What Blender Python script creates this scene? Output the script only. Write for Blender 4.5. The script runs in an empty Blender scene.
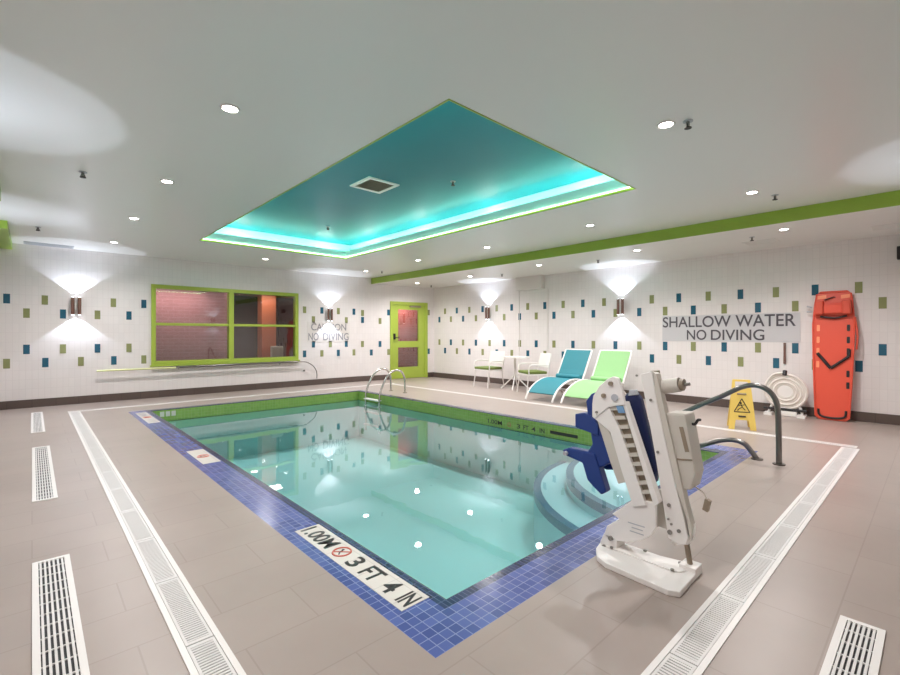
import bpy, bmesh, math, random
from mathutils import Vector, Matrix
random.seed(4)
PI = math.pi
S = bpy.context.scene
COL = S.collection

# ------------------------------------------------------------------ camera
FPX, CX, CY, H = 452.6, 450.0, 335.0, 1.2
TH = math.atan2(418, FPX)
FW = (math.sin(TH), math.cos(TH)); RT = (math.cos(TH), -math.sin(TH))
cd = bpy.data.cameras.new('camera'); cam = bpy.data.objects.new('camera', cd); COL.objects.link(cam)
cam.location = (0, 0, H); cam.rotation_euler = (PI/2, 0, -TH)
cd.sensor_width = 36; cd.lens = FPX/900*36; cd.shift_y = -2.5/900; cd.clip_start = 0.03
S.camera = cam
# ------------------------------------------------------------------ world, exposure
w = bpy.data.worlds.new('world'); S.world = w; w.use_nodes = True
w.node_tree.nodes['Background'].inputs[0].default_value = (0.8, 0.85, 0.9, 1)
w.node_tree.nodes['Background'].inputs[1].default_value = 0.05
vs = S.view_settings; vs.view_transform = 'Standard'; vs.look = 'None'; vs.exposure = 0.9; vs.gamma = 1; vs.use_curve_mapping = False
S.cycles.use_denoising = True
S.cycles.max_bounces = 12; S.cycles.diffuse_bounces = 6; S.cycles.transparent_max_bounces = 16
S.cycles.sample_clamp_indirect = 6; S.cycles.caustics_reflective = False; S.cycles.caustics_refractive = False
# light strengths of the room's own lamps
W_DOWN, W_UP, W_LED = 62.0, 19.0, 12.0

# ------------------------------------------------------------------ pixel -> real plane (photo measurements)
def ray(x):
    l = (x-CX)/FPX; return (FW[0]+l*RT[0], FW[1]+l*RT[1])
def FL(x, y, z=0.0):
    t = FPX*(H-z)/(y-CY); r = ray(x); return (r[0]*t, r[1]*t)
def PXP(x, y, X):
    r = ray(x); t = X/r[0]; return (r[1]*t, H-t*(y-CY)/FPX)
def PYP(x, y, Y):
    r = ray(x); t = Y/r[1]; return (r[0]*t, H-t*(y-CY)/FPX)

# ------------------------------------------------------------------ materials
def srgb(r, g, b):
    f = lambda c: (c/255/12.92) if c/255 <= 0.04045 else ((c/255+0.055)/1.055)**2.4
    return (f(r), f(g), f(b), 1)
def mat(name, col, rough=0.5, metal=0.0, spec=0.5, emit=None, es=0.0, coat=0.0, noise=0.0, nscale=20, bump=0.0):
    m = bpy.data.materials.new(name); m.use_nodes = True
    nt = m.node_tree; b = nt.nodes['Principled BSDF']
    b.inputs['Base Color'].default_value = col
    b.inputs['Roughness'].default_value = rough; b.inputs['Metallic'].default_value = metal
    b.inputs['Specular IOR Level'].default_value = spec; b.inputs['Coat Weight'].default_value = coat
    if emit: b.inputs['Emission Color'].default_value = emit; b.inputs['Emission Strength'].default_value = es
    if noise or bump:
        tc = nt.nodes.new('ShaderNodeTexCoord'); n = nt.nodes.new('ShaderNodeTexNoise')
        n.inputs['Scale'].default_value = nscale; n.inputs['Detail'].default_value = 4
        nt.links.new(tc.outputs['Object'], n.inputs['Vector'])
        if noise:
            r = nt.nodes.new('ShaderNodeMix'); r.data_type = 'RGBA'
            r.inputs[6].default_value = tuple(c*(1-noise) for c in col[:3])+(1,)
            r.inputs[7].default_value = tuple(min(1, c*(1+noise)) for c in col[:3])+(1,)
            nt.links.new(n.outputs['Fac'], r.inputs[0]); nt.links.new(r.outputs[2], b.inputs['Base Color'])
        if bump:
            bp = nt.nodes.new('ShaderNodeBump'); bp.inputs['Strength'].default_value = bump; bp.inputs['Distance'].default_value = 0.01
            nt.links.new(n.outputs['Fac'], bp.inputs['Height']); nt.links.new(bp.outputs[0], b.inputs['Normal'])
    return m
def brick(name, c1, c2, mortar, bw, bh, ms, axes='xy', off=0.0, rough=0.3, bump=0.15, spec=0.5, shift=(0, 0), big=0.0, rn=0.0):
    m = bpy.data.materials.new(name); m.use_nodes = True
    nt = m.node_tree; b = nt.nodes['Principled BSDF']; L = nt.links
    tc = nt.nodes.new('ShaderNodeTexCoord'); sx = nt.nodes.new('ShaderNodeSeparateXYZ'); cb = nt.nodes.new('ShaderNodeCombineXYZ')
    L.new(tc.outputs['Object'], sx.inputs[0])
    for i, a in enumerate(axes):
        ad = nt.nodes.new('ShaderNodeMath'); ad.operation = 'ADD'; ad.inputs[1].default_value = shift[i]
        L.new(sx.outputs['xyz'.index(a)], ad.inputs[0]); L.new(ad.outputs[0], cb.inputs[i])
    t = nt.nodes.new('ShaderNodeTexBrick'); t.offset = off; t.squash = 1.0
    t.inputs['Color1'].default_value = c1; t.inputs['Color2'].default_value = c2; t.inputs['Mortar'].default_value = mortar
    t.inputs['Scale'].default_value = 1; t.inputs['Mortar Size'].default_value = ms; t.inputs['Mortar Smooth'].default_value = 0.2
    t.inputs['Brick Width'].default_value = bw; t.inputs['Row Height'].default_value = bh; t.inputs['Bias'].default_value = 0
    L.new(cb.outputs[0], t.inputs['Vector'])
    out = t.outputs['Color']
    if big:
        n = nt.nodes.new('ShaderNodeTexNoise'); n.inputs['Scale'].default_value = 1.7; n.inputs['Detail'].default_value = 6
        L.new(tc.outputs['Object'], n.inputs['Vector'])
        mp = nt.nodes.new('ShaderNodeMapRange'); mp.inputs[1].default_value = .3; mp.inputs[2].default_value = .7
        mp.inputs[3].default_value = 1-big; mp.inputs[4].default_value = 1+big
        L.new(n.outputs['Fac'], mp.inputs[0])
        mx = nt.nodes.new('ShaderNodeVectorMath'); mx.operation = 'SCALE'
        L.new(out, mx.inputs[0]); L.new(mp.outputs[0], mx.inputs['Scale']); out = mx.outputs[0]
    L.new(out, b.inputs['Base Color'])
    b.inputs['Roughness'].default_value = rough; b.inputs['Specular IOR Level'].default_value = spec
    if bump:
        bp = nt.nodes.new('ShaderNodeBump'); bp.inputs['Strength'].default_value = bump; bp.inputs['Distance'].default_value = 0.003; bp.invert = True
        L.new(t.outputs['Fac'], bp.inputs['Height']); L.new(bp.outputs[0], b.inputs['Normal'])
    return m

M = {}
wc1, wc2, wm = srgb(228, 222, 220), srgb(225, 219, 217), srgb(219, 213, 211)
M['wall_x'] = brick('white_wall_tile_x', wc1, wc2, wm, .0778, .155, .003, 'xz', rough=.22)
M['wall_y'] = brick('white_wall_tile_y', wc1, wc2, wm, .0796, .155, .003, 'yz', rough=.22)
M['wall_plain'] = mat('white_paint', srgb(216, 210, 206), .5)
M['tile_teal'] = mat('teal_glass_tile', srgb(44, 94, 116), .12, noise=.35, nscale=3)
M['tile_green'] = mat('olive_glass_tile', srgb(140, 144, 98), .12, noise=.2, nscale=3)
M['base'] = brick('dark_base_tile', srgb(92, 78, 72), srgb(86, 73, 68), srgb(70, 62, 58), .3, .2, .003, 'xz', rough=.35)
M['base_y'] = brick('dark_base_tile_y', srgb(92, 78, 72), srgb(86, 73, 68), srgb(70, 62, 58), .3, .2, .003, 'yz', rough=.35)
M['floor'] = brick('taupe_floor_tile', srgb(158, 145, 137), srgb(156, 143, 135), srgb(147, 134, 126), .6, .3, .0035, 'xy', off=.5, rough=.34, bump=.08, big=.06)
M['ceil'] = mat('ceiling_paint', srgb(226, 224, 220), .3, spec=.5)
M['ceil_teal'] = mat('glossy_teal_ceiling', srgb(12, 122, 136), .38, spec=.15, noise=.12, nscale=1.5)
M['lime'] = mat('lime_paint', srgb(160, 180, 70), .35, noise=.05, nscale=8)
M['beamgreen'] = mat('green_beam_paint', srgb(146, 176, 62), .35)
M['cove_white'] = mat('cove_paint', srgb(205, 235, 232), .5)
M['blue_tile'] = brick('blue_pool_tile', srgb(68, 79, 134), srgb(88, 100, 158), srgb(132, 139, 178), .05, .05, .0022, 'xy', rough=.2, shift=(-1.1+5, -1.27+5))
M['navy_tile'] = brick('dark_edge_tile', srgb(28, 38, 70), srgb(42, 54, 90), srgb(80, 88, 122), .025, .05, .002, 'xy', rough=.2, shift=(5-1.1, 5-1.27))
M['green_tile'] = brick('green_waterline_tile', srgb(142, 174, 88), srgb(132, 165, 80), srgb(156, 180, 116), .05, .05, .002, 'xz', rough=.15)
M['green_tile_y'] = brick('green_waterline_tile_y', srgb(142, 174, 88), srgb(132, 165, 80), srgb(156, 180, 116), .05, .05, .002, 'yz', rough=.15)
M['plaster'] = mat('pool_plaster', srgb(184, 232, 230), .6, noise=.03, nscale=2)
M['plaster_step'] = mat('pool_step_plaster', srgb(190, 230, 236), .6)
M['step_band'] = mat('step_edge_tile', srgb(74, 124, 152), .3)
M['white'] = mat('white_powder_coat', srgb(232, 228, 224), .3)
M['white_fab'] = mat('white_mesh_fabric', srgb(228, 226, 222), .7)
M['cream'] = mat('cream_plastic', srgb(198, 192, 182), .45)
M['grey'] = mat('grey_plastic', srgb(128, 124, 118), .5)
M['black'] = mat('black_rubber', srgb(28, 26, 28), .5)
M['brownmetal'] = mat('bronze_sconce_metal', srgb(124, 92, 82), .35, metal=.5)
M['chrome'] = mat('brushed_stainless_steel', srgb(205, 202, 198), .22, metal=1.0)
M['darkchrome'] = mat('dull_steel', srgb(122, 118, 114), .3, metal=1.0)
M['navy'] = mat('navy_plastic', srgb(30, 56, 122), .35)
M['navy_dark'] = mat('navy_vinyl_pad', srgb(20, 32, 78), .45)
M['teal_fab'] = mat('teal_sling_fabric', srgb(38, 126, 138), .6, noise=.08, nscale=120)
M['green_fab'] = mat('lime_sling_fabric', srgb(142, 190, 128), .6, noise=.06, nscale=120)
M['olive_fab'] = mat('olive_cushion_fabric', srgb(108, 124, 58), .75)
M['orange'] = mat('orange_plastic', srgb(222, 84, 62), .4)
M['orange_dark'] = mat('orange_foam_block', srgb(204, 76, 54), .5)
M['orange_pale'] = mat('pale_orange_slot', srgb(250, 150, 110), .5)
M['yellow'] = mat('yellow_plastic', srgb(236, 204, 104), .4)
M['signgrey'] = mat('pale_grey_sign_vinyl', srgb(196, 194, 196), .4)
M['letter'] = mat('grey_lettering', srgb(78, 74, 80), .5)
M['letter_soft'] = mat('pale_grey_lettering', srgb(140, 138, 142), .5)  # lighter grey; on the caution sign it paints in the sconce glare
M['letter_dark'] = mat('dark_glazed_lettering', srgb(50, 44, 44), .3)
M['letter_red'] = mat('red_glazed_ring', srgb(190, 96, 80), .3)
M['marker'] = brick('cream_marker_tile', srgb(214, 208, 200), srgb(206, 200, 192), srgb(190, 184, 178), .155, .155, .002, 'xy', rough=.25, shift=(5-1.18, 5-1.58))
M['drain_white'] = mat('white_drain_plastic', srgb(226, 222, 218), .35)
M['drain_light'] = mat('light_grate_plastic', srgb(212, 209, 206), .4)
M['drain_well'] = mat('drain_well_grey', srgb(120, 118, 116), .6)
M['drain_dark'] = mat('grate_well_dark', srgb(34, 34, 36), .6)
M['vent_grey'] = mat('grey_vent_metal', srgb(176, 178, 184), .4)
M['vent_brown'] = mat('brown_grey_vent_louvre', srgb(140, 126, 108), .5)
M['hose'] = mat('off_white_hose', srgb(224, 216, 208), .5)
M['pink_brick'] = brick('pink_brick_wall', srgb(176, 122, 128), srgb(168, 116, 122), srgb(188, 142, 146), .2, .075, .006, 'xz', off=.5, rough=.8)
M['red_brick'] = brick('red_brick_wall', srgb(146, 66, 60), srgb(132, 58, 54), srgb(152, 92, 86), .2, .075, .006, 'xz', off=.5, rough=.8)
M['lobby_dark'] = mat('dark_brown_wall', srgb(52, 30, 24), .6)
M['lobby_orange'] = mat('warm_wood_column', srgb(196, 112, 76), .5, noise=.15, nscale=4)
M['lobby_purple'] = mat('plum_wall', srgb(70, 34, 44), .6)
M['lobby_ceiling'] = mat('terracotta_ceiling', srgb(214, 120, 80), .6)
M['lobby_floor'] = mat('lobby_carpet', srgb(96, 70, 60), .8)
M['lamp'] = mat('downlight_lens', (1, .95, .9, 1), .4, emit=(1, .93, .86, 1), es=26)
M['lamp_cool'] = mat('sconce_lens', (1, 1, 1, 1), .4, emit=(.82, .9, 1, 1), es=10)
M['led'] = mat('cyan_led_strip', (.6, 1, 1, 1), .5, emit=(.50, 1.0, .82, 1), es=W_LED)
M['led_white'] = mat('pale_led_module', (.9, 1, 1, 1), .5, emit=(.75, 1.0, .88, 1), es=W_LED*1.6)

def glassmat(name, tint, ior=1.45, f_lo=.0, rough=0.0):
    m = bpy.data.materials.new(name); m.use_nodes = True; nt = m.node_tree; nt.nodes.clear()
    o = nt.nodes.new('ShaderNodeOutputMaterial'); t = nt.nodes.new('ShaderNodeBsdfTransparent'); g = nt.nodes.new('ShaderNodeBsdfGlossy')
    mx = nt.nodes.new('ShaderNodeMixShader'); fr = nt.nodes.new('ShaderNodeFresnel')
    t.inputs[0].default_value = tint; g.inputs['Color'].default_value = (1, 1, 1, 1); g.inputs['Roughness'].default_value = rough
    fr.inputs[0].default_value = ior
    mp = nt.nodes.new('ShaderNodeMath'); mp.operation = 'ADD'; mp.inputs[1].default_value = f_lo; mp.use_clamp = True
    nt.links.new(fr.outputs[0], mp.inputs[0])
    nt.links.new(mp.outputs[0], mx.inputs[0]); nt.links.new(t.outputs[0], mx.inputs[1]); nt.links.new(g.outputs[0], mx.inputs[2])
    nt.links.new(mx.outputs[0], o.inputs[0])
    return m, nt, g, fr
M['glass'] = glassmat('window_glass', (.93, .93, .93, 1), 1.5, .03)[0]
mw, nt, gl, fr = glassmat('pool_water', (.84, .985, .99, 1), 1.4, 0.06)
M['water'] = mw
tc = nt.nodes.new('ShaderNodeTexCoord'); n = nt.nodes.new('ShaderNodeTexNoise'); n.inputs['Scale'].default_value = 3.0; n.inputs['Detail'].default_value = 2
bp = nt.nodes.new('ShaderNodeBump'); bp.inputs['Strength'].default_value = .018; bp.inputs['Distance'].default_value = .05
nt.links.new(tc.outputs['Object'], n.inputs['Vector']); nt.links.new(n.outputs['Fac'], bp.inputs['Height'])
nt.links.new(bp.outputs[0], gl.inputs['Normal']); gl.inputs['Roughness'].default_value = .015

# ------------------------------------------------------------------ mesh builder
class MB:
    def __init__(s): s.v = []; s.f = []; s.m = []; s.sm = []
    def add(s, vs, fs, mi=0, smooth=False):
        o = len(s.v); s.v += [tuple(v) for v in vs]
        for f in fs: s.f.append(tuple(o+i for i in f)); s.m.append(mi); s.sm.append(smooth)
        return s
    def box(s, a, b, mi=0):
        (x0, y0, z0), (x1, y1, z1) = [tuple(map(float, q)) for q in (a, b)]
        x0, x1 = sorted((x0, x1)); y0, y1 = sorted((y0, y1)); z0, z1 = sorted((z0, z1))
        v = [(x0,y0,z0),(x1,y0,z0),(x1,y1,z0),(x0,y1,z0),(x0,y0,z1),(x1,y0,z1),(x1,y1,z1),(x0,y1,z1)]
        return s.add(v, [(0,3,2,1),(4,5,6,7),(0,1,5,4),(1,2,6,5),(2,3,7,6),(3,0,4,7)], mi)
    def obox(s, c, ax, ay, az, mi=0):     # centre and three half-axis vectors
        c, ax, ay, az = map(Vector, (c, ax, ay, az)); v = []
        for k in (-1, 1):
            for i, j in ((-1,-1),(1,-1),(1,1),(-1,1)): v.append(c+ax*i+ay*j+az*k)
        return s.add(v, [(0,3,2,1),(4,5,6,7),(0,1,5,4),(1,2,6,5),(2,3,7,6),(3,0,4,7)], mi)
    def prism(s, poly, d0, d1, mi=0, fix=None):   # poly of 3-D points extruded from offset vector d0 to d1
        n = len(poly); d0, d1 = Vector(d0), Vector(d1)
        v = [Vector(p)+d0 for p in poly]+[Vector(p)+d1 for p in poly]
        f = [tuple(range(n))[::-1], tuple(range(n, 2*n))]+[(i, (i+1) % n, n+(i+1) % n, n+i) for i in range(n)]
        return s.add(v, f, mi)
    def tube(s, path, r, n=12, mi=0, caps=True):
        P = [Vector(p) for p in path]; rs = r if isinstance(r, (list, tuple)) else [r]*len(P)
        up = None; rings = []
        for i, p in enumerate(P):
            t = (P[min(i+1, len(P)-1)]-P[max(i-1, 0)]).normalized()
            if up is None: up = t.orthogonal().normalized()
            up = (up-t*up.dot(t)); up = up.normalized() if up.length > 1e-6 else t.orthogonal().normalized()
            q = t.cross(up)
            rings.append([p+(up*math.cos(2*PI*k/n)+q*math.sin(2*PI*k/n))*rs[i] for k in range(n)])
        v = [x for r_ in rings for x in r_]; f = []
        for i in range(len(P)-1):
            for k in range(n): f.append((i*n+k, i*n+(k+1) % n, (i+1)*n+(k+1) % n, (i+1)*n+k))
        s.add(v, f, mi, True)
        if caps:
            s.add(rings[0], [tuple(range(n))[::-1]], mi); s.add(rings[-1], [tuple(range(n))], mi)
        return s
    def cyl(s, a, b, r, n=20, mi=0): return s.tube([a, b], r, n, mi)
    def torus(s, c, ax, R, r, n=36, m=10, mi=0):
        ax = Vector(ax).normalized(); u = ax.orthogonal().normalized(); w_ = ax.cross(u); c = Vector(c); v = []; f = []
        for i in range(n):
            d = u*math.cos(2*PI*i/n)+w_*math.sin(2*PI*i/n)
            for j in range(m): v.append(c+d*(R+r*math.cos(2*PI*j/m))+ax*r*math.sin(2*PI*j/m))
        for i in range(n):
            for j in range(m): f.append((i*m+j, ((i+1) % n)*m+j, ((i+1) % n)*m+(j+1) % m, i*m+(j+1) % m))
        return s.add(v, f, mi, True)
    def build(s, name, m, parent=None, origin=None, bevel=0.0):
        me = bpy.data.meshes.new(name); me.from_pydata(s.v, [], s.f)
        for x in (m if isinstance(m, (list, tuple)) else [m]): me.materials.append(M[x] if isinstance(x, str) else x)
        for p, mi, sm in zip(me.polygons, s.m, s.sm): p.material_index = mi; p.use_smooth = sm
        b = bmesh.new(); b.from_mesh(me); bmesh.ops.recalc_face_normals(b, faces=b.faces); b.to_mesh(me); b.free()
        o = bpy.data.objects.new(name, me); COL.objects.link(o)
        if parent:
            top = parent
            o.parent = parent
            loc = Vector((0, 0, 0)); q = parent
            while q: loc += q.location; q = q.parent
            me.transform(Matrix.Translation(-loc))
        elif origin:
            me.transform(Matrix.Translation(-Vector(origin))); o.location = origin
        if bevel:
            md = o.modifiers.new('bevel', 'BEVEL'); md.width = bevel; md.segments = 2; md.limit_method = 'ANGLE'
        return o
def smooth(pts, k=6, closed=False):
    P = [Vector(p) for p in pts]; out = []; n = len(P)
    for i in range(n-1):
        p0, p1, p2, p3 = P[max(i-1, 0)], P[i], P[i+1], P[min(i+2, n-1)]
        for j in range(k):
            t = j/k
            out.append(.5*((2*p1)+(p2-p0)*t+(2*p0-5*p1+4*p2-p3)*t*t+(3*p1-p0-3*p2+p3)*t**3))
    out.append(P[-1]); return out
def tag(o, label, cat, group=None, kind=None):
    if label: o['label'] = label
    if cat: o['category'] = cat
    if group: o['group'] = group
    if kind: o['kind'] = kind
    return o
def thing(name, loc, label, cat, group=None):
    o = bpy.data.objects.new(name, None); COL.objects.link(o); o.location = loc; o.empty_display_size = .1
    return tag(o, label, cat, group)
def struct(o, label=None): o['kind'] = 'structure'; (label and o.__setitem__('label', label)); return o
def text_mb(body, size, to_world, mb=None, mi=0, align='LEFT', sx=1.0, depth=0.0, bold=0.0):
    cu = bpy.data.curves.new('t', 'FONT'); cu.body = body; cu.size = size; cu.align_x = align; cu.offset = bold
    cu.extrude = 0.0015 if not depth else depth
    ob = bpy.data.objects.new('t', cu); COL.objects.link(ob)
    dg = bpy.context.evaluated_depsgraph_get(); dg.update()
    me = bpy.data.meshes.new_from_object(ob.evaluated_get(dg))
    mb = mb or MB()
    mb.add([to_world(v.co.x*sx, v.co.y, v.co.z) for v in me.vertices], [tuple(p.vertices) for p in me.polygons], mi)
    bpy.data.objects.remove(ob); bpy.data.curves.remove(cu); bpy.data.meshes.remove(me)
    return mb

# ================================================================== ROOM SHELL
ZM, ZL = 2.69, 2.54          # main ceiling, lower ceiling beyond the green beam
XW, YW, XL, YN = 8.46, 10.2, -.5, -.38
XB = 6.57
PX0, PX1, PY0, PY1 = 1.38, 5.15, 1.52, 8.46      # pool opening
mb = MB()
X0f, X1f, Y0f, Y1f = XL-.1, XW+.1, YN-.1, YW+.2
OX0, OX1, OY0, OY1 = 1.1, 5.26, 1.27, 8.58      # outside of the tiled coping
for a, b in (((X0f, Y0f), (X1f, OY0)), ((X0f, OY1), (X1f, Y1f)), ((X0f, OY0), (OX0, OY1)), ((OX1, OY0), (X1f, OY1))):
    mb.box((a[0], a[1], -.2), (b[0], b[1], 0))
struct(mb.build('floor', 'floor'))
pool = thing('swimming_pool', (3.2, 5, 0), 'rectangular swimming pool edged with blue and green square tiles', None); pool['kind'] = 'structure'
# coping: blue square tiles, dark inner edge row
mb = MB(); e = .05
mb.box((OX0, OY0, -.2), (PX0-e, OY1, 0)); mb.box((PX0-e, OY0, -.2), (OX1, PY0-e, 0))
mb.build('coping', 'blue_tile', pool)
mb = MB()
mb.box((PX0-e, PY0-e, -.2), (PX0, OY1, .001)); mb.box((PX0, PY0-e, -.2), (PX1, PY0, .001))
mb.box((PX1, PY0-e, -.2), (OX1, OY1, .001)); mb.box((PX0, PY1, -.2), (PX1, OY1, .001))
mb.build('edge_tiles', 'navy_tile', pool)
mb = MB(); mb.box((OX1, OY0, -.02), (OX1+.24, 1.72, .0012))
mb.build('corner_tiles', 'blue_tile', pool)
# basin
ZB = -.98; ZG = -.185; d = .02
mb = MB()
mb.box((PX0-.1, PY0-.1, ZB-.1), (PX1+.1, PY1+.1, ZB))
mb.box((PX0-.1, PY0-.1, ZB), (PX0, PY1+.1, -.2)); mb.box((PX1, PY0-.1, ZB), (PX1+.1, PY1+.1, -.2))
mb.box((PX0, PY0-.1, ZB), (PX1, PY0, -.2)); mb.box((PX0, PY1, ZB), (PX1, PY1+.1, -.2))
mb.build('basin', 'plaster', pool)
mb = MB()
mb.box((PX0, PY1-.012, ZG), (PX1, PY1, -.008), 0); mb.box((PX0, PY0, ZG), (PX1, PY0+.012, -.008), 0)
mb.box((PX0, PY0+.012, ZG), (PX0+.012, PY1-.012, -.008), 1); mb.box((PX1-.012, PY0+.012, ZG), (PX1, PY1-.012, -.008), 1)
mb.build('waterline_tiles', ['green_tile', 'green_tile_y'], pool)
# curved corner steps with dark nosing bands
mb = MB(); cx_, cy_ = PX1-.012, PY0+.012
for R, z in ((1.85, -.46), (1.5, -.31)):
    n_ = 32; pts = [(cx_, cy_)]+[(cx_-R*math.cos(k/n_*PI/2), cy_+R*math.sin(k/n_*PI/2)) for k in range(n_+1)]
    mb.prism([(x, y, 0) for x, y in pts], (0, 0, ZB), (0, 0, z))
    for k in range(n_):
        a0, a1 = k/n_*PI/2, (k+1)/n_*PI/2
        q = []
        for rr in (R+.004, R-.075):
            for a in ((a0, a1) if rr > R else (a1, a0)): q.append((cx_-rr*math.cos(a), cy_+rr*math.sin(a), 0))
        mb.prism(q, (0, 0, z-.08), (0, 0, z+.003), 1)
mb.build('corner_steps', ['plaster_step', 'step_band'], pool)
# water
mb = MB(); ZW = -.165
mb.add([(PX0+.0125, PY0+.0125, ZW), (PX1-.0125, PY0+.0125, ZW), (PX1-.0125, PY1-.0125, ZW), (PX0+.0125, PY1-.0125, ZW)], [(0, 1, 2, 3)])
tag(mb.build('pool_water', 'water'), 'still turquoise water filling the rectangular pool', 'water', kind='stuff')

# ------------- walls
class Seg:
    def __init__(s, p0, p1):
        s.p0 = Vector((p0[0], p0[1], 0)); s.p1 = Vector((p1[0], p1[1], 0)); s.L = (s.p1-s.p0).length
        s.u = (s.p1-s.p0)/s.L; s.n = Vector((s.u.y, -s.u.x, 0))       # n points into the room
    def P(s, u, z, o=0): q = s.p0+s.u*u+s.n*o; return (q.x, q.y, z)
    def box(s, mb, u0, u1, z0, z1, o0, o1, mi=0):
        c = [(u0+u1)/2, (z0+z1)/2, (o0+o1)/2]
        return mb.obox(s.P(c[0], c[1], c[2]), s.u*(u1-u0)/2, s.n*(o1-o0)/2, (0, 0, (z1-z0)/2), mi)
    def hit(s, x):                       # where the view column x meets this wall -> u
        r = ray(x); a = Vector((r[0], r[1], 0))
        den = a.x*s.u.y-a.y*s.u.x
        u = (a.y*s.p0.x-a.x*s.p0.y)/den
        return u
    def uz(s, x, y):
        u = s.hit(x); q = s.p0+s.u*u; t = q.x*FW[0]+q.y*FW[1]
        return u, H-t*(y-CY)/FPX
SB = Seg((XL, YW), (6.17, YW)); SD = Seg((6.17, YW), (XW, 9.86)); SR = Seg((XW, 9.86), (XW, YN)); SN = Seg((XW, YN), (XL, YN)); SL_ = Seg((XL, YN), (XL, YW))
def wall(seg, name, material, base_mat, z1, openings=(), accents=()):
    mb = MB(); us = sorted({0.0, seg.L}|{o[0] for o in openings}|{o[1] for o in openings})
    for a, b in zip(us[:-1], us[1:]):
        op = [o for o in openings if o[0] <= a+1e-6 and o[1] >= b-1e-6]
        if not op: seg.box(mb, a, b, 0, z1, -.1, 0)
        else:
            if op[0][2] > 0: seg.box(mb, a, b, 0, op[0][2], -.1, 0)
            if op[0][3] < z1: seg.box(mb, a, b, op[0][3], z1, -.1, 0)
    for u, z, mi in accents: seg.box(mb, u-.04, u+.04, z-.078, z+.078, -.001, .004, mi)
    struct(mb.build(name, [material, 'tile_teal', 'tile_green']))
    mb = MB(); bu = [0]+[q for o in openings if o[2] <= 0 for q in (o[0], o[1])]+[seg.L]
    for a, b in zip(bu[::2], bu[1::2]): seg.box(mb, a, b, 0, .135, 0, .012)
    struct(mb.build('baseboard_'+name[5:], base_mat))
acc = []
for n_ in range(-1, 5):      # left of the window
    if n_ != 1+1-0 or True: pass
for k, (x, c) in enumerate([(-.30, 1), (.158, 2), (.62, 0), (1.087, 2), (1.551, 1)]):
    if c: acc.append((x, 1.787, c))
for x, c in [(-.067, 2), (.39, 1), (.858, 2), (1.32, 1)]: acc.append((x, 1.56, c)); acc.append((x, .963, 3-c))
for x, c in [(-.301, 2), (.165, 1), (.628, 2), (1.094, 1), (1.551, 2)]: acc.append((x, .738, c))
for k in range(4): acc.append((4.736+.443*k, 1.797, 2 if k % 2 == 0 else 1)); acc.append((4.736+.443*k, .754, 1 if k % 2 == 0 else 2))
for k in range(3):
    acc.append((4.96+.443*k, .978, 1 if k % 2 == 0 else 2))
    if k != 1: acc.append((4.96+.443*k, 1.572, 2))
acc = [(x-XL, z, c) for x, z, c in acc]
WX0, WX1, WZ0, WZ1 = 1.666, 4.576, .625, 2.17
wall(SB, 'wall_back', 'wall_x', 'base', ZM, [(WX0-XL, WX1-XL, WZ0, WZ1)], acc)
du0, du1 = SD.hit(390), SD.hit(427.3); DZ = 2.11
acc = []
for px_, py_, c in [(362.5, 313, 2), (388.5, 312.5, 1), (362.5, 320, 1), (380, 321, 2), (362.4, 344, 2), (380, 344, 1), (371.3, 352.5, 1), (388.6, 352, 2), (428.5, 312.5, 2), (428.5, 351.3, 1)]:
    u, z = SD.uz(px_, py_)
    if .05 < u < SD.L-.05 and not (du0 < u < du1): acc.append((u, z, c))
wall(SD, 'wall_door', 'wall_x', 'base', ZM, [(du0, du1, 0, DZ)], acc)
acc = []
for n_ in range(-2, 20):
    for y0, z, e_ in ((.769, 1.862, 2), (.527, 1.635, 2), (.527, 1.0, 1), (.766, .765, 1)):
        y = y0+.4775*n_
        if y > 9.7 or y < YN+.1: continue
        if z > 1.5 and abs(y-7.7) < .1 or z > 1.5 and abs(y-4.21) < .12: continue
        c = e_ if n_ % 2 == 0 else 3-e_
        acc.append((9.86-y, z, c))
wall(SR, 'wall_right', 'wall_y', 'base_y', ZM, (), acc)
wall(SN, 'wall_near', 'wall_x', 'base', ZM)
wall(SL_, 'wall_left', 'wall_y', 'base_y', ZM)

# ------------- ceiling with recess
RX0, RX1, RY0, RY1 = 1.93, 4.52, 2.1, 7.9
mb = MB()
cx0, cx1, cy0, cy1 = XL-.1, XB, YN-.1, YW+.1
for a, b in (((cx0, cy0), (cx1, RY0)), ((cx0, RY1), (cx1, cy1)), ((cx0, RY0), (RX0, RY1)), ((RX1, RY0), (cx1, RY1))):
    mb.box((a[0], a[1], ZM), (b[0], b[1], ZM+.12))
mb.box((XB, cy0, ZL), (XW+.1, cy1, ZM+.12))
struct(mb.build('ceiling', 'ceil'))
mb = MB(); mb.box((XB-.02, YN, ZL-.004), (XB, YW, ZM)); struct(mb.build('trim_1', 'beamgreen'), 'lime green face of the ceiling step')
mb = MB(); mb.box((XL, 8.25, 2.585), (-.235, YW, ZM)); struct(mb.build('trim_2', 'beamgreen'))
mb = MB(); mb.box((XL, 5.2, 2.585), (-.235, 6.6, ZM)); struct(mb.build('trim_3', 'beamgreen'))
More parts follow.
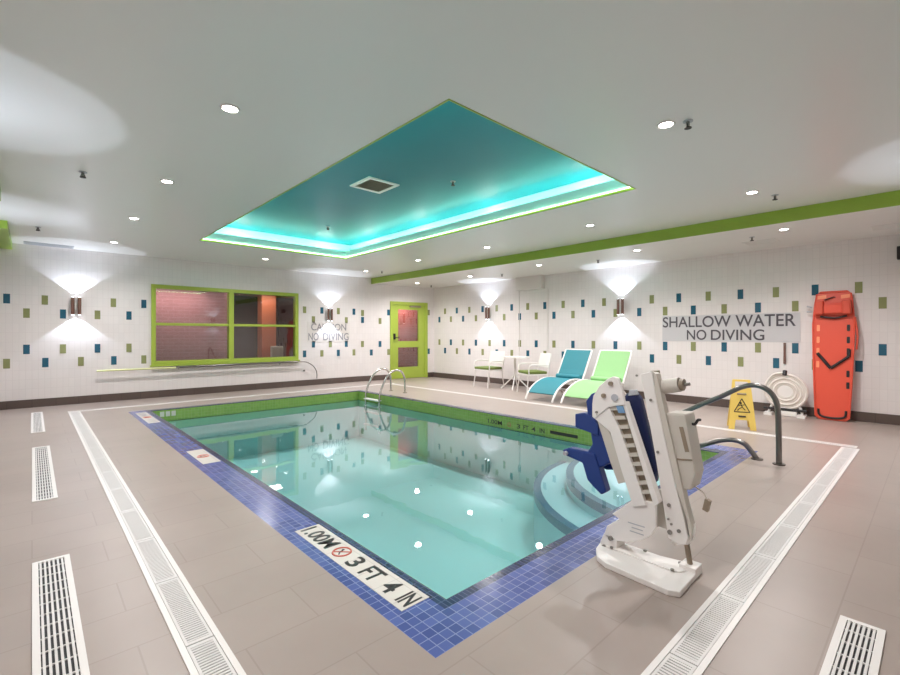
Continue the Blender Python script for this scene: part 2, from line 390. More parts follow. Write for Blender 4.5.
# recess: lime lip, pale upstand, ledge, pocket, teal ceiling
UZ = ZM+.15; RW = .24; RT_ = ZM+.33
def ring(mb, x0, x1, y0, y1, wd, z0, z1, mi=0):
    mb.box((x0-wd, y0-wd, z0), (x1+wd, y0, z1), mi); mb.box((x0-wd, y1, z0), (x1+wd, y1+wd, z1), mi)
    mb.box((x0-wd, y0, z0), (x0, y1, z1), mi); mb.box((x1, y0, z0), (x1+wd, y1, z1), mi)
mb = MB()
ring(mb, RX0+.012, RX1-.012, RY0+.012, RY1-.012, .012, ZM-.005, ZM+.02, 0)
ring(mb, RX0, RX1, RY0, RY1, .02, ZM+.12, UZ, 1)
ring(mb, RX0+.006, RX1-.006, RY0+.006, RY1-.006, .006, ZM+.02, UZ, 1)
ring(mb, RX0-.02, RX1+.02, RY0-.02, RY1+.02, RW, ZM+.12, UZ-.005, 1)
ring(mb, RX0-RW, RX1+RW, RY0-RW, RY1+RW, .05, UZ-.03, RT_, 1)
struct(mb.build('trim_4', ['lime', 'cove_white']), 'lit step around the ceiling recess')
mb = MB(); mb.box((RX0-RW-.05, RY0-RW-.05, RT_), (RX1+RW+.05, RY1+RW+.05, RT_+.05)); struct(mb.build('trim_8', 'ceil_teal'), 'glossy teal panel of the ceiling recess')
# LED cove strip lies on the ledge
mb = MB(); zz = UZ+.004
def led(x0, y0, x1, y1):
    n_ = int(max(abs(x1-x0), abs(y1-y0))/.3); 
    for k in range(n_):
        a = (x0+(x1-x0)*k/n_, y0+(y1-y0)*k/n_); b = (x0+(x1-x0)*(k+.94)/n_, y0+(y1-y0)*(k+.94)/n_)
        q = .012
        mb.box((min(a[0], b[0])-(q if x0 == x1 else 0), min(a[1], b[1])-(q if y0 == y1 else 0), zz), (max(a[0], b[0])+(q if x0 == x1 else 0), max(a[1], b[1])+(q if y0 == y1 else 0), zz+.012), 1 if k % 5 == 2 else 0)
o_ = .10
led(RX0-o_, RY0-o_, RX1+o_, RY0-o_); led(RX0-o_, RY1+o_, RX1+o_, RY1+o_)
led(RX0-o_, RY0-o_, RX0-o_, RY1+o_); led(RX1+o_, RY0-o_, RX1+o_, RY1+o_)
mb_a = mb; tag(mb.build('cove_light_strip', ['led', 'led_white']), 'glowing cyan light strip hidden around the edge of the teal ceiling recess', 'light strip')

mb = MB(); zz = ZM+.022; g_ = .016  # added glowing line at the lip, put in to brighten the upstand
for a, b in (((RX0+g_, RY0+g_), (RX1-g_, RY0+g_+.008)), ((RX0+g_, RY1-g_-.008), (RX1-g_, RY1-g_)), ((RX0+g_, RY0+g_), (RX0+g_+.008, RY1-g_)), ((RX1-g_-.008, RY0+g_), (RX1-g_, RY1-g_))):
    mb.box((a[0], a[1], zz), (b[0], b[1], zz+.008))
tag(mb.build('upstand_fill_strip', mat('pale_green_fill_glow', (.8, 1, .8, 1), .5, emit=(.66, 1.0, .62, 1), es=4.0)), 'thin pale green glowing line added along the bottom edge of the ceiling recess to brighten its upstand', 'light strip')
# ------------- window
FT = .075
win = thing('window_1', ((WX0+WX1)/2, YW, WZ0), None, None); win['kind'] = 'structure'; win['label'] = 'lime green framed window of four panes'
XM = 3.1; ZT = 1.41
mb = MB()
mb.box((WX0, YW-.03, WZ0), (WX0+FT, YW+.09, WZ1)); mb.box((WX1-FT, YW-.03, WZ0), (WX1, YW+.09, WZ1))
mb.box((WX0+FT, YW-.03, WZ1-FT), (WX1-FT, YW+.09, WZ1)); mb.box((WX0+FT, YW-.03, WZ0), (WX1-FT, YW+.09, WZ0+FT))
mb.box((XM-.05, YW-.03, WZ0+FT), (XM+.05, YW+.09, WZ1-FT))
mb.box((WX0+FT, YW-.015, ZT-.025), (XM-.05, YW+.08, ZT+.025)); mb.box((XM+.05, YW-.015, ZT-.025), (WX1-FT, YW+.08, ZT+.025))
mb.build('window_frame', 'lime', win, bevel=.004)
for a, b in ((WX0+FT, XM-.05), (XM+.05, WX1-FT)):
    for c, d_ in ((WZ0+FT, ZT-.025), (ZT+.025, WZ1-FT)):
        MB().box((a, YW+.03, c), (b, YW+.036, d_)).build('window_pane', 'glass', win)
mb = MB(); mb.box((WX0-.02, YW-.07, WZ0-.03), (WX1+.02, YW+.02, WZ0)); mb.build('window_sill', 'lime', win, bevel=.004)
# lobby seen through the glass
mb = MB(); mb.box((.8, YW+.8, -.0), (3.35, YW+.9, 2.7)); struct(mb.build('wall_lobby_pink', 'pink_brick'))
mb = MB(); mb.box((.7, YW+.1, -.0), (.8, 14, 2.7)); mb.box((.8, 13.9, 0), (12.5, 14, 2.7)); mb.box((12.5, 9.9, 0), (12.6, 14, 2.7)); struct(mb.build('wall_lobby', 'lobby_dark'))
mb = MB(); mb.box((.7, YW+.21, -.1), (12.6, 14, 0)); struct(mb.build('floor', 'lobby_floor'))
mb = MB(); mb.box((.7, YW+.11, 2.35), (12.6, 14, 2.45)); struct(mb.build('ceiling', 'lobby_ceiling'))
xa, _ = PYP(262, 300, 11.3); xb, _ = PYP(276, 300, 11.3)
mb = MB(); mb.box((xa, 11.3, 0), (xb, 11.6, 2.35)); struct(mb.build('trim_5', 'lobby_orange'), 'warm wood column in the lobby')
xa, _ = PYP(279, 300, 11.8); xb, _ = PYP(300, 300, 11.8)
mb = MB(); mb.box((xa, 11.8, 0), (xb+.4, 11.9, 2.1)); struct(mb.build('wall_lobby_plum', 'lobby_purple'))
mb = MB(); SD.box(mb, -.0, SD.L+2, 0, 2.35, -1.3, -1.2); struct(mb.build('wall_lobby_red', 'red_brick'))
xa, za = PYP(271, 357, 10.9); xb, zb = PYP(283, 346, 10.9)
t_ = thing('lobby_armchair', ((xa+xb)/2, 11.0, 0), 'beige armchair seen in the lobby behind the dark window pane', 'armchair')
mb = MB(); mb.box((xa, 10.85, .38), (xb, 10.97, zb)); mb.build('backrest', 'cream', t_, bevel=.03)
mb = MB(); mb.box((xa, 10.97, .3), (xb, 11.2, .42)); mb.build('seat', 'cream', t_, bevel=.02)
for sx_ in (xa+.03, xb-.03):
    for sy_ in (10.9, 11.17): MB().cyl((sx_, sy_, 0), (sx_, sy_, .38), .015, 8).build('leg', 'grey', t_)
for lx, ly, pw in ((3.9, 11.0, 7), (2.2, 10.62, 8), (7.9, 10.75, 20), (5, 12.8, 5)):  # added fill lights without fixtures, brighten the lobby walls behind the glass
    ld = bpy.data.lights.new('lobby_fill_light', 'AREA'); ld.energy = pw; ld.color = (1, .9, .84); ld.shape = 'RECTANGLE'; ld.size = 1.2; ld.size_y = .3
    lo = bpy.data.objects.new('lobby_fill_light', ld); COL.objects.link(lo); lo.location = (lx, ly, 2.2)

# ------------- door
dr = thing('door_1', SD.P((du0+du1)/2, 0), None, None); dr['kind'] = 'structure'; dr['label'] = 'lime green door with two panes'
mb = MB(); fw_ = .085
SD.box(mb, du0, du0+fw_, 0, DZ, -.08, .025); SD.box(mb, du1-fw_, du1, 0, DZ, -.08, .025); SD.box(mb, du0+fw_, du1-fw_, DZ-fw_, DZ, -.08, .025)
mb.build('door_frame', 'lime', dr, bevel=.004)
l0, l1 = du0+fw_, du1-fw_; p0, p1 = SD.hit(398.3), SD.hit(418.5)
mb = MB()
SD.box(mb, l0, p0, .01, DZ-fw_, -.06, -.01); SD.box(mb, p1, l1, .01, DZ-fw_, -.06, -.01)
for a, b in ((.01, .32), (.86, 1.03), (1.90, DZ-fw_)): SD.box(mb, p0, p1, a, b, -.06, -.01)
mb.build('door_leaf', 'lime', dr)
for a, b in ((.32, .86), (1.03, 1.90)):
    mb = MB(); SD.box(mb, p0, p1, a, b, -.04, -.034); mb.build('door_pane', 'glass', dr)
mb = MB(); hu = SD.hit(394.5)
SD.box(mb, hu-.03, hu+.03, 1.08, 1.24, -.01, .01); mb.cyl(SD.P(hu, 1.13, .01), SD.P(hu, 1.13, .06), .012); mb.cyl(SD.P(hu, 1.13, .055), SD.P(hu+.12, 1.13, .055), .011)
mb.build('door_handle', 'black', dr)
mb = MB(); SD.box(mb, p1-.28, p1+.06, 1.97, 2.01, -.01, .03); mb.build('door_closer', 'vent_brown', dr)
# bulkhead and shallow pier on the right wall
mb = MB(); mb.box((XW-.13, 6.02, 2.24), (XW, 6.75, ZL)); struct(mb.build('trim_6', 'wall_plain'), 'small white bulkhead under the ceiling')
mb = MB(); mb.box((XW-.012, 6.735, .136), (XW, 6.75, 2.24)); mb.box((XW-.012, 5.93, .136), (XW, 5.945, 2.24)); struct(mb.build('trim_7', 'wall_plain'))

# ================================================================== CEILING FITTINGS
def spot(parent, loc, rot, energy, size, blend, color, r=.03):
    ld = bpy.data.lights.new('bulb', 'SPOT'); ld.energy = energy; ld.spot_size = size; ld.spot_blend = blend; ld.color = color; ld.shadow_soft_size = r
    lo = bpy.data.objects.new('bulb', ld); COL.objects.link(lo); lo.parent = parent; lo.location = Vector(loc)-parent.location; lo.rotation_euler = rot
    return lo
def downlight(x, y, z, label):
    t = thing('ceiling_downlight', (x, y, z), label, 'ceiling light', 'recessed downlights')
    mb = MB().torus((x, y, z-.002), (0, 0, 1), .052, .009, 24, 8); mb.build('trim_ring', 'white', t)
    mb = MB().cyl((x, y, z-.006), (x, y, z+.0), .045, 20); mb.build('lens', 'lamp', t)
    spot(t, (x, y, z-.03), (0, 0, 0), W_DOWN, math.radians(158), .9, (1, .962, .962), .05)
    return t
DL = [(.955, 1.32, 0, 'recessed downlight almost overhead at the camera end of the trench drain row'),
 (.955, 3.162, 0, 'biggest looking recessed downlight over the window side drain, alone beside the teal recess'),
 (.96, 5.075, 0, 'recessed downlight over the window side drain, level with the square vent'),
 (.955, 6.965, 0, 'recessed downlight before the last one of the row running to the window wall'),
 (.965, 8.979, 0, 'recessed downlight by the long grey vent over the bronze sconce'),
 (3.35, 8.95, 0, 'recessed downlight above the green framed window'),
 (5.7, 9.05, 0, 'recessed downlight by the end of the green beam near the back sconce'),
 (3.289, 1.313, 0, 'big recessed downlight with a dark sprinkler just beside it, in the wide plain ceiling'),
 (5.511, 1.329, 0, 'recessed downlight with a sprinkler beside it close to the green beam'),
 (5.553, 3.217, 0, 'recessed downlight just beyond the glowing tip of the teal recess'),
 (5.66, 5.205, 0, 'recessed downlight between the green beam and the middle of the teal recess edge'),
 (5.634, 7.037, 0, 'recessed downlight between the far corner of the teal recess and the green beam'),
 (6.984, 1.339, 1, 'recessed downlight in the low ceiling above the grey wall lettering'),
 (7.007, 3.242, 1, 'recessed downlight in the low ceiling above the green lounger'),
 (7.13, 5.209, 1, 'recessed downlight in the low ceiling above the teal lounger'),
 (7.308, 7.243, 1, 'recessed downlight in the low ceiling above the white chairs and sconce'),
 (7.288, 9.145, 1, 'recessed downlight in the low ceiling right above the green door')]
for x, y, lo, lb in DL: downlight(x, y, ZL if lo else ZM, lb)
def sprinkler(x, y, z, label):
    t = thing('fire_sprinkler', (x, y, z), label, 'sprinkler', 'ceiling sprinklers')
    MB().cyl((x, y, z-.006), (x, y, z), .032, 16).build('escutcheon', 'vent_grey', t)
    MB().cyl((x, y, z-.045), (x, y, z-.006), .012, 10).build('body', 'grey', t)
    mb = MB().cyl((x, y, z-.052), (x, y, z-.047), .024, 14); mb.tube([(x-.018, y, z-.047), (x-.01, y, z-.02)], .003, 6); mb.tube([(x+.018, y, z-.047), (x+.01, y, z-.02)], .003, 6)
    mb.build('deflector', 'black', t)
for x, y, z, lb in [(.342, 5.315, ZM, 'dark sprinkler head on the ceiling below the large pale light scallop'),
  (3.355, 1.191, ZM, 'dark sprinkler head next to the big downlight in the plain ceiling'),
  (5.809, 1.192, ZM, 'dark sprinkler head beside the downlight close to the green beam'),
  (.061, 8.444, ZM, 'small sprinkler head on the ceiling near the long grey vent'),
  (5.986, 8.815, ZM, 'tiny sprinkler head near the far end of the green beam'),
  (3.663, 3.913, RT_, 'dark sprinkler head alone in the middle of the teal ceiling'),
  (3.658, 6.986, RT_, 'small sprinkler head on the teal ceiling near its far corner'),
  (7.232, 1.745, ZL, 'sprinkler head in the low ceiling beside the round diffusers above the lettering'),
  (7.9, 9.3, ZL, 'sprinkler head in the low ceiling above the green door'),
  (7.585, 6.529, ZL, 'sprinkler head in the low ceiling near the small bulkhead'),
  (7.429, 4.146, ZL, 'sprinkler head in the low ceiling before the sconce above the green lounger')]: sprinkler(x, y, z, lb)
# square vent on the teal recess
vx, vy = 3.05, 4.65; z = RT_
t = thing('ceiling_vent', (vx, vy, z), 'square white framed vent on the teal recessed ceiling', 'vent')
mb = MB(); ring(mb, vx-.17, vx+.17, vy-.17, vy+.17, .045, z-.015, z); mb.build('frame', 'white', t)
mb = MB(); mb.box((vx-.17, vy-.17, z-.008), (vx+.17, vy+.17, z), 0)
for k in range(11): mb.obox((vx, vy-.155+.031*k, z-.009), (.17, 0, 0), (0, .009, .004), (0, 0, .001), 0)
mb.build('louvre', 'vent_brown', t)
def slot_vent(x0, x1, y0, y1, z, label, mname='vent_grey'):
    t = thing('ceiling_vent', ((x0+x1)/2, (y0+y1)/2, z), label, 'vent')
    mb = MB(); ring(mb, x0+.02, x1-.02, y0+.02, y1-.02, .02, z-.01, z); mb.build('frame', mname, t)
    mb = MB(); n_ = max(2, int((y1-y0-.04)/.03)); nx = (x1-x0) > (y1-y0)
    if nx:
        for k in range(n_): yy = y0+.02+(y1-y0-.04)*(k+.5)/n_; mb.box((x0+.02, yy-.008, z-.008), (x1-.02, yy+.006, z))
    else:
        n_ = max(2, int((x1-x0-.04)/.03))
        for k in range(n_): xx = x0+.02+(x1-x0-.04)*(k+.5)/n_; mb.box((xx-.008, y0+.02, z-.008), (xx+.006, y1-.02, z))
    mb.build('louvre', mname, t)
slot_vent(-.1, .52, 9.86, 10.12, ZM, 'long grey ceiling vent against the window wall above the bronze sconce')
slot_vent(7.55, 7.85, 1.55, 1.95, ZL, 'pale vent in the low ceiling above the wall lettering', 'ceil')
slot_vent(7.6, 7.9, .2, .6, ZL, 'pale vent in the low ceiling over the orange spine board', 'ceil')

# ================================================================== SCONCES
def sconce(seg, u, z0, z1, label, group='wall sconces', k=1.0):
    c = Vector(seg.P(u, 0, 0)); t = thing('wall_sconce', (c.x, c.y, (z0+z1)/2), label, 'wall light', group)
    mb = MB(); seg.box(mb, u-.05, u+.05, (z0+z1)/2-.06, (z0+z1)/2+.06, 0, .025); mb.build('backplate', 'white', t, bevel=.004)
    for s_ in (-1, 1):
        mb = MB().cyl(seg.P(u+s_*.045, z0, .075), seg.P(u+s_*.045, z1, .075), .026, 16)
        tb = mb.build('tube', 'brownmetal', t)
        for za, zb in ((z1, z1+.002), (z0-.002, z0)): MB().cyl(seg.P(u+s_*.045, za, .075), seg.P(u+s_*.045, zb, .075), .02, 12).build('lens', 'lamp_cool', tb)
    p = seg.P(u, 0, .075)
    spot(t, (p[0], p[1], z1+.012), (PI, 0, 0), W_UP*k, math.radians(104), .12, (.74, .83, 1), .012)
    spot(t, (p[0], p[1], z0-.012), (0, 0, 0), W_UP*k, math.radians(104), .12, (.74, .83, 1), .012)
sconce(SB, .56-XL, 1.55, 1.85, 'bronze twin tube wall sconce on the tiled wall before the green window')
sconce(SB, 5.36-XL, 1.55, 1.85, 'bronze twin tube wall sconce above the pale caution lettering')
sconce(SR, 9.86-7.7, 1.6, 1.9, 'bronze twin tube wall sconce above the white table and chairs')
sconce(SR, 9.86-4.21, 1.6, 1.9, 'bronze twin tube wall sconce above the green lounger')
sconce(SL_, 4.2-YN, 1.6, 1.9, 'bronze twin tube wall sconce on the side wall by the middle floor grate', k=.55)
sconce(SL_, 7.6-YN, 1.6, 1.9, 'bronze twin tube wall sconce on the side wall by the small far floor grate', k=.6)
sconce(SN, XW-5.6, 1.6, 1.9, 'bronze twin tube wall sconce on the wall behind the camera', k=.5)

# ================================================================== WALL LETTERING
def wall_text(seg, mb, body, u0, u1, z0, z1, off=.004, bold=0.0, mi=0):
    tmp = text_mb(body, 1.0, lambda x, y, z: (x, y, z), bold=.010)
    xs = [v[0] for v in tmp.v]; ys = [v[1] for v in tmp.v]; ax, bx, ay, by = min(xs), max(xs), min(ys), max(ys)
    mb.add([seg.P(u0+(v[0]-ax)/(bx-ax)*(u1-u0), z0+(v[1]-ay)/(by-ay)*(z1-z0), off+(.0015 if v[2] > 0 else 0)) for v in tmp.v], tmp.f, mi)
Y2U = lambda y: 9.86-y
t = thing('wall_sign', (XW, 2.45, 1.1), 'grey wall lettering reading SHALLOW WATER NO DIVING beside the orange board', 'sign')
mb = MB(); SR.box(mb, Y2U(3.44), Y2U(1.42), 1.09, 1.33, .0, .005); SR.box(mb, Y2U(3.44), Y2U(1.42), 1.33, 1.54, 0, .0045); mb.build('panel', 'signgrey', t)
for w_, a_, b_ in (('SHALLOW', PXP(663, 320, XW)[0], PXP(731, 320, XW)[0]), ('WATER', PXP(735.5, 320, XW)[0], PXP(796, 320, XW)[0])):
    mb = MB(); wall_text(SR, mb, w_, Y2U(a_), Y2U(b_), 1.335, 1.525, .0055); mb.build('lettering', 'letter', t)
for w_, a_, b_ in (('NO', PXP(687, 335, XW)[0], PXP(706.5, 335, XW)[0]), ('DIVING', PXP(711, 335, XW)[0], PXP(764.5, 335, XW)[0])):
    mb = MB(); wall_text(SR, mb, w_, Y2U(a_), Y2U(b_), 1.115, 1.29, .0055); mb.build('lettering', 'letter', t)
t = thing('wall_sign', (5.38, YW, 1.05), 'faint grey lettering reading CAUTION NO DIVING under the back sconce', 'sign')
mb = MB(); SB.box(mb, 4.8-XL, 5.95-XL, 1.03, 1.52, 0, .004); mb.build('panel', 'wall_plain', t)
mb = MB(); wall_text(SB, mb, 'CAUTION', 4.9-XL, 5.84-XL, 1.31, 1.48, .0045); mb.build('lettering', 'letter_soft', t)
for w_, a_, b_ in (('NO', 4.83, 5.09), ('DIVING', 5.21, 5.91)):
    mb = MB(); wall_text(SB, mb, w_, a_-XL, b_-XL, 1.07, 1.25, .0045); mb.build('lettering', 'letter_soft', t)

# ================================================================== FLOOR DRAINS
def trench(name, label, a, b, y0, y1, along, group, fine=True, seg_len=.6, start=0.0):
    # along: 'x' or 'y'; a..b run, y0..y1 cross range
    T = (lambda p, q, z: (p, q, z)) if along == 'x' else (lambda p, q, z: (q, p, z))
    t = thing(name, T((a+b)/2, (y0+y1)/2, 0), label, 'floor drain', group)
    mb = MB(); fr_ = .022
    for p, q in ((y0, y0+fr_), (y1-fr_, y1)): mb.box(T(a, p, 0.0), T(b, q, .005))
    mb.box(T(a, y0+fr_, 0), T(a+fr_, y1-fr_, .005)); mb.box(T(b-fr_, y0+fr_, 0), T(b, y1-fr_, .005))
    mb.build('frame', 'drain_white', t)
    MB().box(T(a+fr_, y0+fr_, 0), T(b-fr_, y1-fr_, .0012)).build('channel', 'drain_well', t)
    n_ = max(1, round((b-a)/seg_len)); L_ = (b-a-2*fr_)/n_
    for k in range(n_):
        p0, p1 = a+fr_+k*L_+.003, a+fr_+(k+1)*L_-.003
        mb = MB()
        mb.box(T(p0, y0+fr_+.002, .0012), T(p0+.018, y1-fr_-.002, .004)); mb.box(T(p1-.018, y0+fr_+.002, .0012), T(p1, y1-fr_-.002, .004))
        mb.box(T(p0+.018, y0+fr_+.002, .0012), T(p1-.018, y0+fr_+.012, .004)); mb.box(T(p0+.018, y1-fr_-.012, .0012), T(p1-.018, y1-fr_-.002, .004))
        m_ = int((p1-p0-.036)/.016)
        for j in range(m_):
            c = p0+.018+(p1-p0-.036)*(j+.5)/m_; mb.box(T(c-.0052, y0+fr_+.012, .0012), T(c+.0052, y1-fr_-.012, .0038))
        mb.build('grate_panel', 'drain_light', t)
trench('trench_drain', 'long white trench drain running from the window wall past the three floor grates', .75, 9.12, .41, .555, 'y', 'trench drains')
trench('trench_drain', 'long white trench drain running past the pool lift base', .6, 6.36, .57, .715, 'x', 'trench drains')
trench('trench_drain', 'thin white trench drain between the pool and the loungers', .6, 9.12, 6.42, 6.52, 'y', 'trench drains')
trench('trench_drain', 'thin white trench drain along the foot of the window wall', .41, 6.6, 9.15, 9.26, 'x', 'trench drains')
def grate(label, a, b, y0, y1, along):
    T = (lambda p, q, z: (p, q, z)) if along == 'x' else (lambda p, q, z: (q, p, z))
    t = thing('floor_grate', T((a+b)/2, (y0+y1)/2, 0), label, 'floor grate', 'white framed floor grates')
    mb = MB(); fr_ = .024
    for p, q in ((y0, y0+fr_), (y1-fr_, y1)): mb.box(T(a, p, 0.0), T(b, q, .008))
    mb.box(T(a, y0+fr_, 0), T(a+fr_, y1-fr_, .008)); mb.box(T(b-fr_, y0+fr_, 0), T(b, y1-fr_, .008))
    mb.build('frame', 'drain_white', t)
    MB().box(T(a+fr_, y0+fr_, 0), T(b-fr_, y1-fr_, .001)).build('well', 'drain_dark', t)
    mb = MB(); w_ = (y1-y0-2*fr_)
    for k in range(6): c = y0+fr_+w_*(k+.5)/6; mb.box(T(a+fr_, c-.0042, .001), T(b-fr_, c+.0042, .007))
    n_ = int((b-a)/.1)
    for k in range(1, n_): c = a+(b-a)*k/n_; mb.box(T(c-.003, y0+fr_, .001), T(c+.003, y1-fr_, .006))
    mb.build('bars', 'drain_light', t)
grate('large white framed floor grate with dark slots beside the long drain, first of three', 1.05, 3.22, 0.0, .15, 'y')
grate('middle floor grate of the three in line beside the long drain', 4.4, 6.52, 0.0, .14, 'y')
grate('smallest looking floor grate of the three in line, close to the window wall', 7.5, 9.45, -.01, .12, 'y')
grate('white framed floor grate with dark slots beyond the drain by the pool lift', .4, 2.53, .148, .288, 'x')

# ================================================================== DEPTH MARKERS
def marker(y0, y1, x0, x1, label, txts, ring_y=None, mat_l='letter_dark'):
    t = thing('depth_marker', ((x0+x1)/2, (y0+y1)/2, 0), label, 'depth marker')
    MB().box((x0, y0, 0), (x1, y1, .0022)).build('tile_plate', 'marker', t)
    if txts:
        for body, ya, yb, xa, xb in txts:     # text runs towards -Y, its top towards +X
            mb = MB(); tmp = text_mb(body, 1.0, lambda x, y, z: (x, y, z), bold=.022)
            xs = [v[0] for v in tmp.v]; ys = [v[1] for v in tmp.v]; ax, bx, ay, by = min(xs), max(xs), min(ys), max(ys)
            mb.add([(xa+(v[1]-ay)/(by-ay)*(xb-xa), ya+(v[0]-ax)/(bx-ax)*(yb-ya), .0024+(.0008 if v[2] > 0 else 0)) for v in tmp.v], tmp.f)
            mb.build('lettering', mat_l, t)
    if ring_y is not None:
        xc = (x0+x1)/2
        mb = MB().torus((xc, ring_y, .0026), (0, 0, 1), .05, .0055, 28, 6)
        mb.tube([(xc-.034, ring_y+.034, .0028), (xc+.034, ring_y-.034, .0028)], .004, 6)
        mb.build('prohibition_ring', 'letter_red', t)
        mb = MB().cyl((xc+.018, ring_y+.018, .0024), (xc+.018, ring_y+.018, .0032), .009, 12)
        mb.tube([(xc+.01, ring_y+.01, .003), (xc-.012, ring_y+.004, .003), (xc-.026, ring_y-.014, .003)], .004, 6)
        mb.build('diver_symbol', 'letter_dark', t)
xa, xb = 1.203, 1.308
marker(1.585, 2.672, 1.178, 1.335, 'cream tile depth marker reading 1.00M 3 FT 4 IN at the near pool corner',
       [('1.00M', 2.655, 2.335, xa, xb), ('3', 2.13, 2.055, xa, xb), ('FT', 1.995, 1.87, xa, xb), ('4', 1.81, 1.735, xa, xb), ('IN', 1.675, 1.60, xa, xb)], 2.24)
marker(4.64, 5.26, 1.165, 1.32, 'pale square depth marker tile alone in the blue pool edge', None, 4.94)
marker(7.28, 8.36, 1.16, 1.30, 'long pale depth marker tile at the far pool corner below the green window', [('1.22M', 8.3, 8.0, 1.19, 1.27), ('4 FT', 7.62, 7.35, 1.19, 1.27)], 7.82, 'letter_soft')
# depth letters and skimmer slot on the green waterline tiles of the right side
t = thing('depth_marker', (PX1-.012, 4.15, -.11), 'row of dark depth letters on the green pool wall beside the skimmer slot', 'depth marker')
xf = PX1-.012
MB().box((xf-.003, 3.62, -.155), (xf, 4.75, -.075)).build('tile_plate', 'green_tile_y', t)
SP = Seg((PX1-.0155, 9), (PX1-.0155, 0))
for body, ya, yb in (('1.00M', 4.70, 4.42), ('3', 4.14, 4.08), ('FT', 4.02, 3.93), ('4', 3.88, 3.81), ('IN', 3.74, 3.66)):
    mb = MB(); wall_text(SP, mb, body, 9-ya, 9-yb, -.145, -.082, .0); mb.build('lettering', 'letter_dark', t)
mb = MB().torus((xf-.005, 4.28, -.113), (1, 0, 0), .028, .004, 20, 6); mb.build('prohibition_ring', 'letter_red', t)
t = thing('skimmer_slot', (xf, 3.36, -.11), 'dark narrow skimmer slot in the green pool wall by the lift', 'skimmer')
MB().box((xf-.003, 3.15, -.13), (xf, 3.57, -.085)).build('opening', 'drain_dark', t)
mb = MB(); mb.box((xf-.006, 3.14, -.085), (xf, 3.58, -.08)); mb.box((xf-.006, 3.14, -.135), (xf, 3.58, -.13)); mb.build('rim', 'lime', t)
t = thing('depth_marker', (1.6, PY1-.012, -.07), 'small white depth tiles on the far green pool wall', 'depth marker')
mb = MB()
for x in (1.50, 1.58, 1.66): mb.box((x, PY1-.015, -.11), (x+.06, PY1-.012, -.03))
mb.build('tile_plate', 'marker', t)

# ================================================================== WINDOW-WALL POLE
t = thing('pool_pole', (2.9, YW-.1, .56), 'long pale and grey telescoping pool pole with a crook, hung below the green window', 'pole')
yy = YW-.10
MB().cyl((.84, yy, .565), (2.08, yy, .565), .017, 12).build('pale_tube', mat('pale_yellow_tube', srgb(214, 216, 160), .4), t)
MB().cyl((2.06, yy, .57), (4.52, yy, .585), .022, 12).build('grey_tube', 'darkchrome', t)
MB().tube(smooth([(4.5, yy, .585), (4.72, yy, .57), (4.9, yy, .47), (4.99, yy, .33), (5.0, yy, .16)], 6), .011, 10).build('crook', 'darkchrome', t)
for x in (2.1, 4.1):
    mb = MB().tube([(x, YW-.002, .60), (x, yy, .60), (x, yy-.03, .57), (x, yy-.0, .535)], .008, 8); mb.cyl((x, YW-.001, .60), (x, YW-.012, .60), .025, 12); mb.build('hook', 'grey', t)
t = thing('wall_outlet', (4.78, YW, .35), 'tiny round knob on the wall below the crook of the pole', 'wall fitting')
MB().cyl((4.72, YW, .36), (4.72, YW-.02, .36), .022, 14).build('plate', 'grey', t); MB().cyl((4.72, YW-.02, .36), (4.72, YW-.035, .36), .01, 10).build('knob', 'black', t)

# ================================================================== LADDER
t = thing('pool_ladder', (5.4, 7.75, 0), 'chrome pool ladder with two arched rails in front of the green door', 'ladder')
for y in (8.0, 7.5):
    pts = smooth([(5.03, y, -.75), (5.03, y, -.3), (5.04, y, 0.0), (5.14, y, .25), (5.25, y, .40), (5.40, y, .48), (5.55, y, .46), (5.64, y, .34), (5.66, y, .18), (5.66, y, .0)], 6)
    rl = MB().tube(pts, .021, 12).build('rail', 'chrome', t)
    MB().cyl((5.66, y, 0), (5.66, y, .012), .045, 18).build('flange', 'chrome', rl)
for z in (-.10, -.36, -.62):
    mb = MB().box((4.98, 7.5, z-.012), (5.08, 8.0, z+.012)); mb.build('step', 'white', t, bevel=.005)
# hand rails by the near corner steps
t = thing('pool_handrail', (5.1, 1.02, 0), 'tall stainless handrail rising from the deck and sloping into the pool', 'handrail')
q = []
for x, y in ((779, 464), (778.5, 430), (777, 405), (770, 392), (757, 385.5), (742, 387), (722, 396), (700, 405), (680, 414), (655, 425)):
    r = PXP(x, y, 5.08); q.append((5.08, r[0], max(r[1], 0)))
q[0] = (5.08, q[0][1], 0.0)
q.append((5.08, q[-1][1]+.15, .02)); q.append((5.08, q[-1][1]+.08, -.45))
MB().tube(smooth(q, 6), .024, 14).build('rail', 'darkchrome', t)
MB().cyl((5.08, q[0][1], 0), (5.08, q[0][1], .012), .05, 20).build('flange', 'darkchrome', t)
t = thing('pool_handrail', (5.12, 1.2, 0), 'low curved stainless rail arching over the blue tiles under the tall handrail', 'handrail')
q = []
for x, y in ((757, 459), (751, 451), (744, 443.5), (733, 440), (720, 440.5), (705, 444), (692, 448)):
    r = PXP(x, y, 5.14); q.append((5.14, r[0], r[1]))
q[0] = (5.14, q[0][1], 0.002); q.append((5.12, q[-1][1]+.12, -.04)); q.append((5.1, q[-1][1]+.06, -.3))
q = [((x_ if i < 5 else 5.10), y_, z_) for i, (x_, y_, z_) in enumerate(q)]
MB().tube(smooth(q, 6), .024, 14).build('rail', 'darkchrome', t)
MB().cyl((5.14, q[0][1], 0), (5.14, q[0][1], .012), .05, 20).build('flange', 'darkchrome', t)

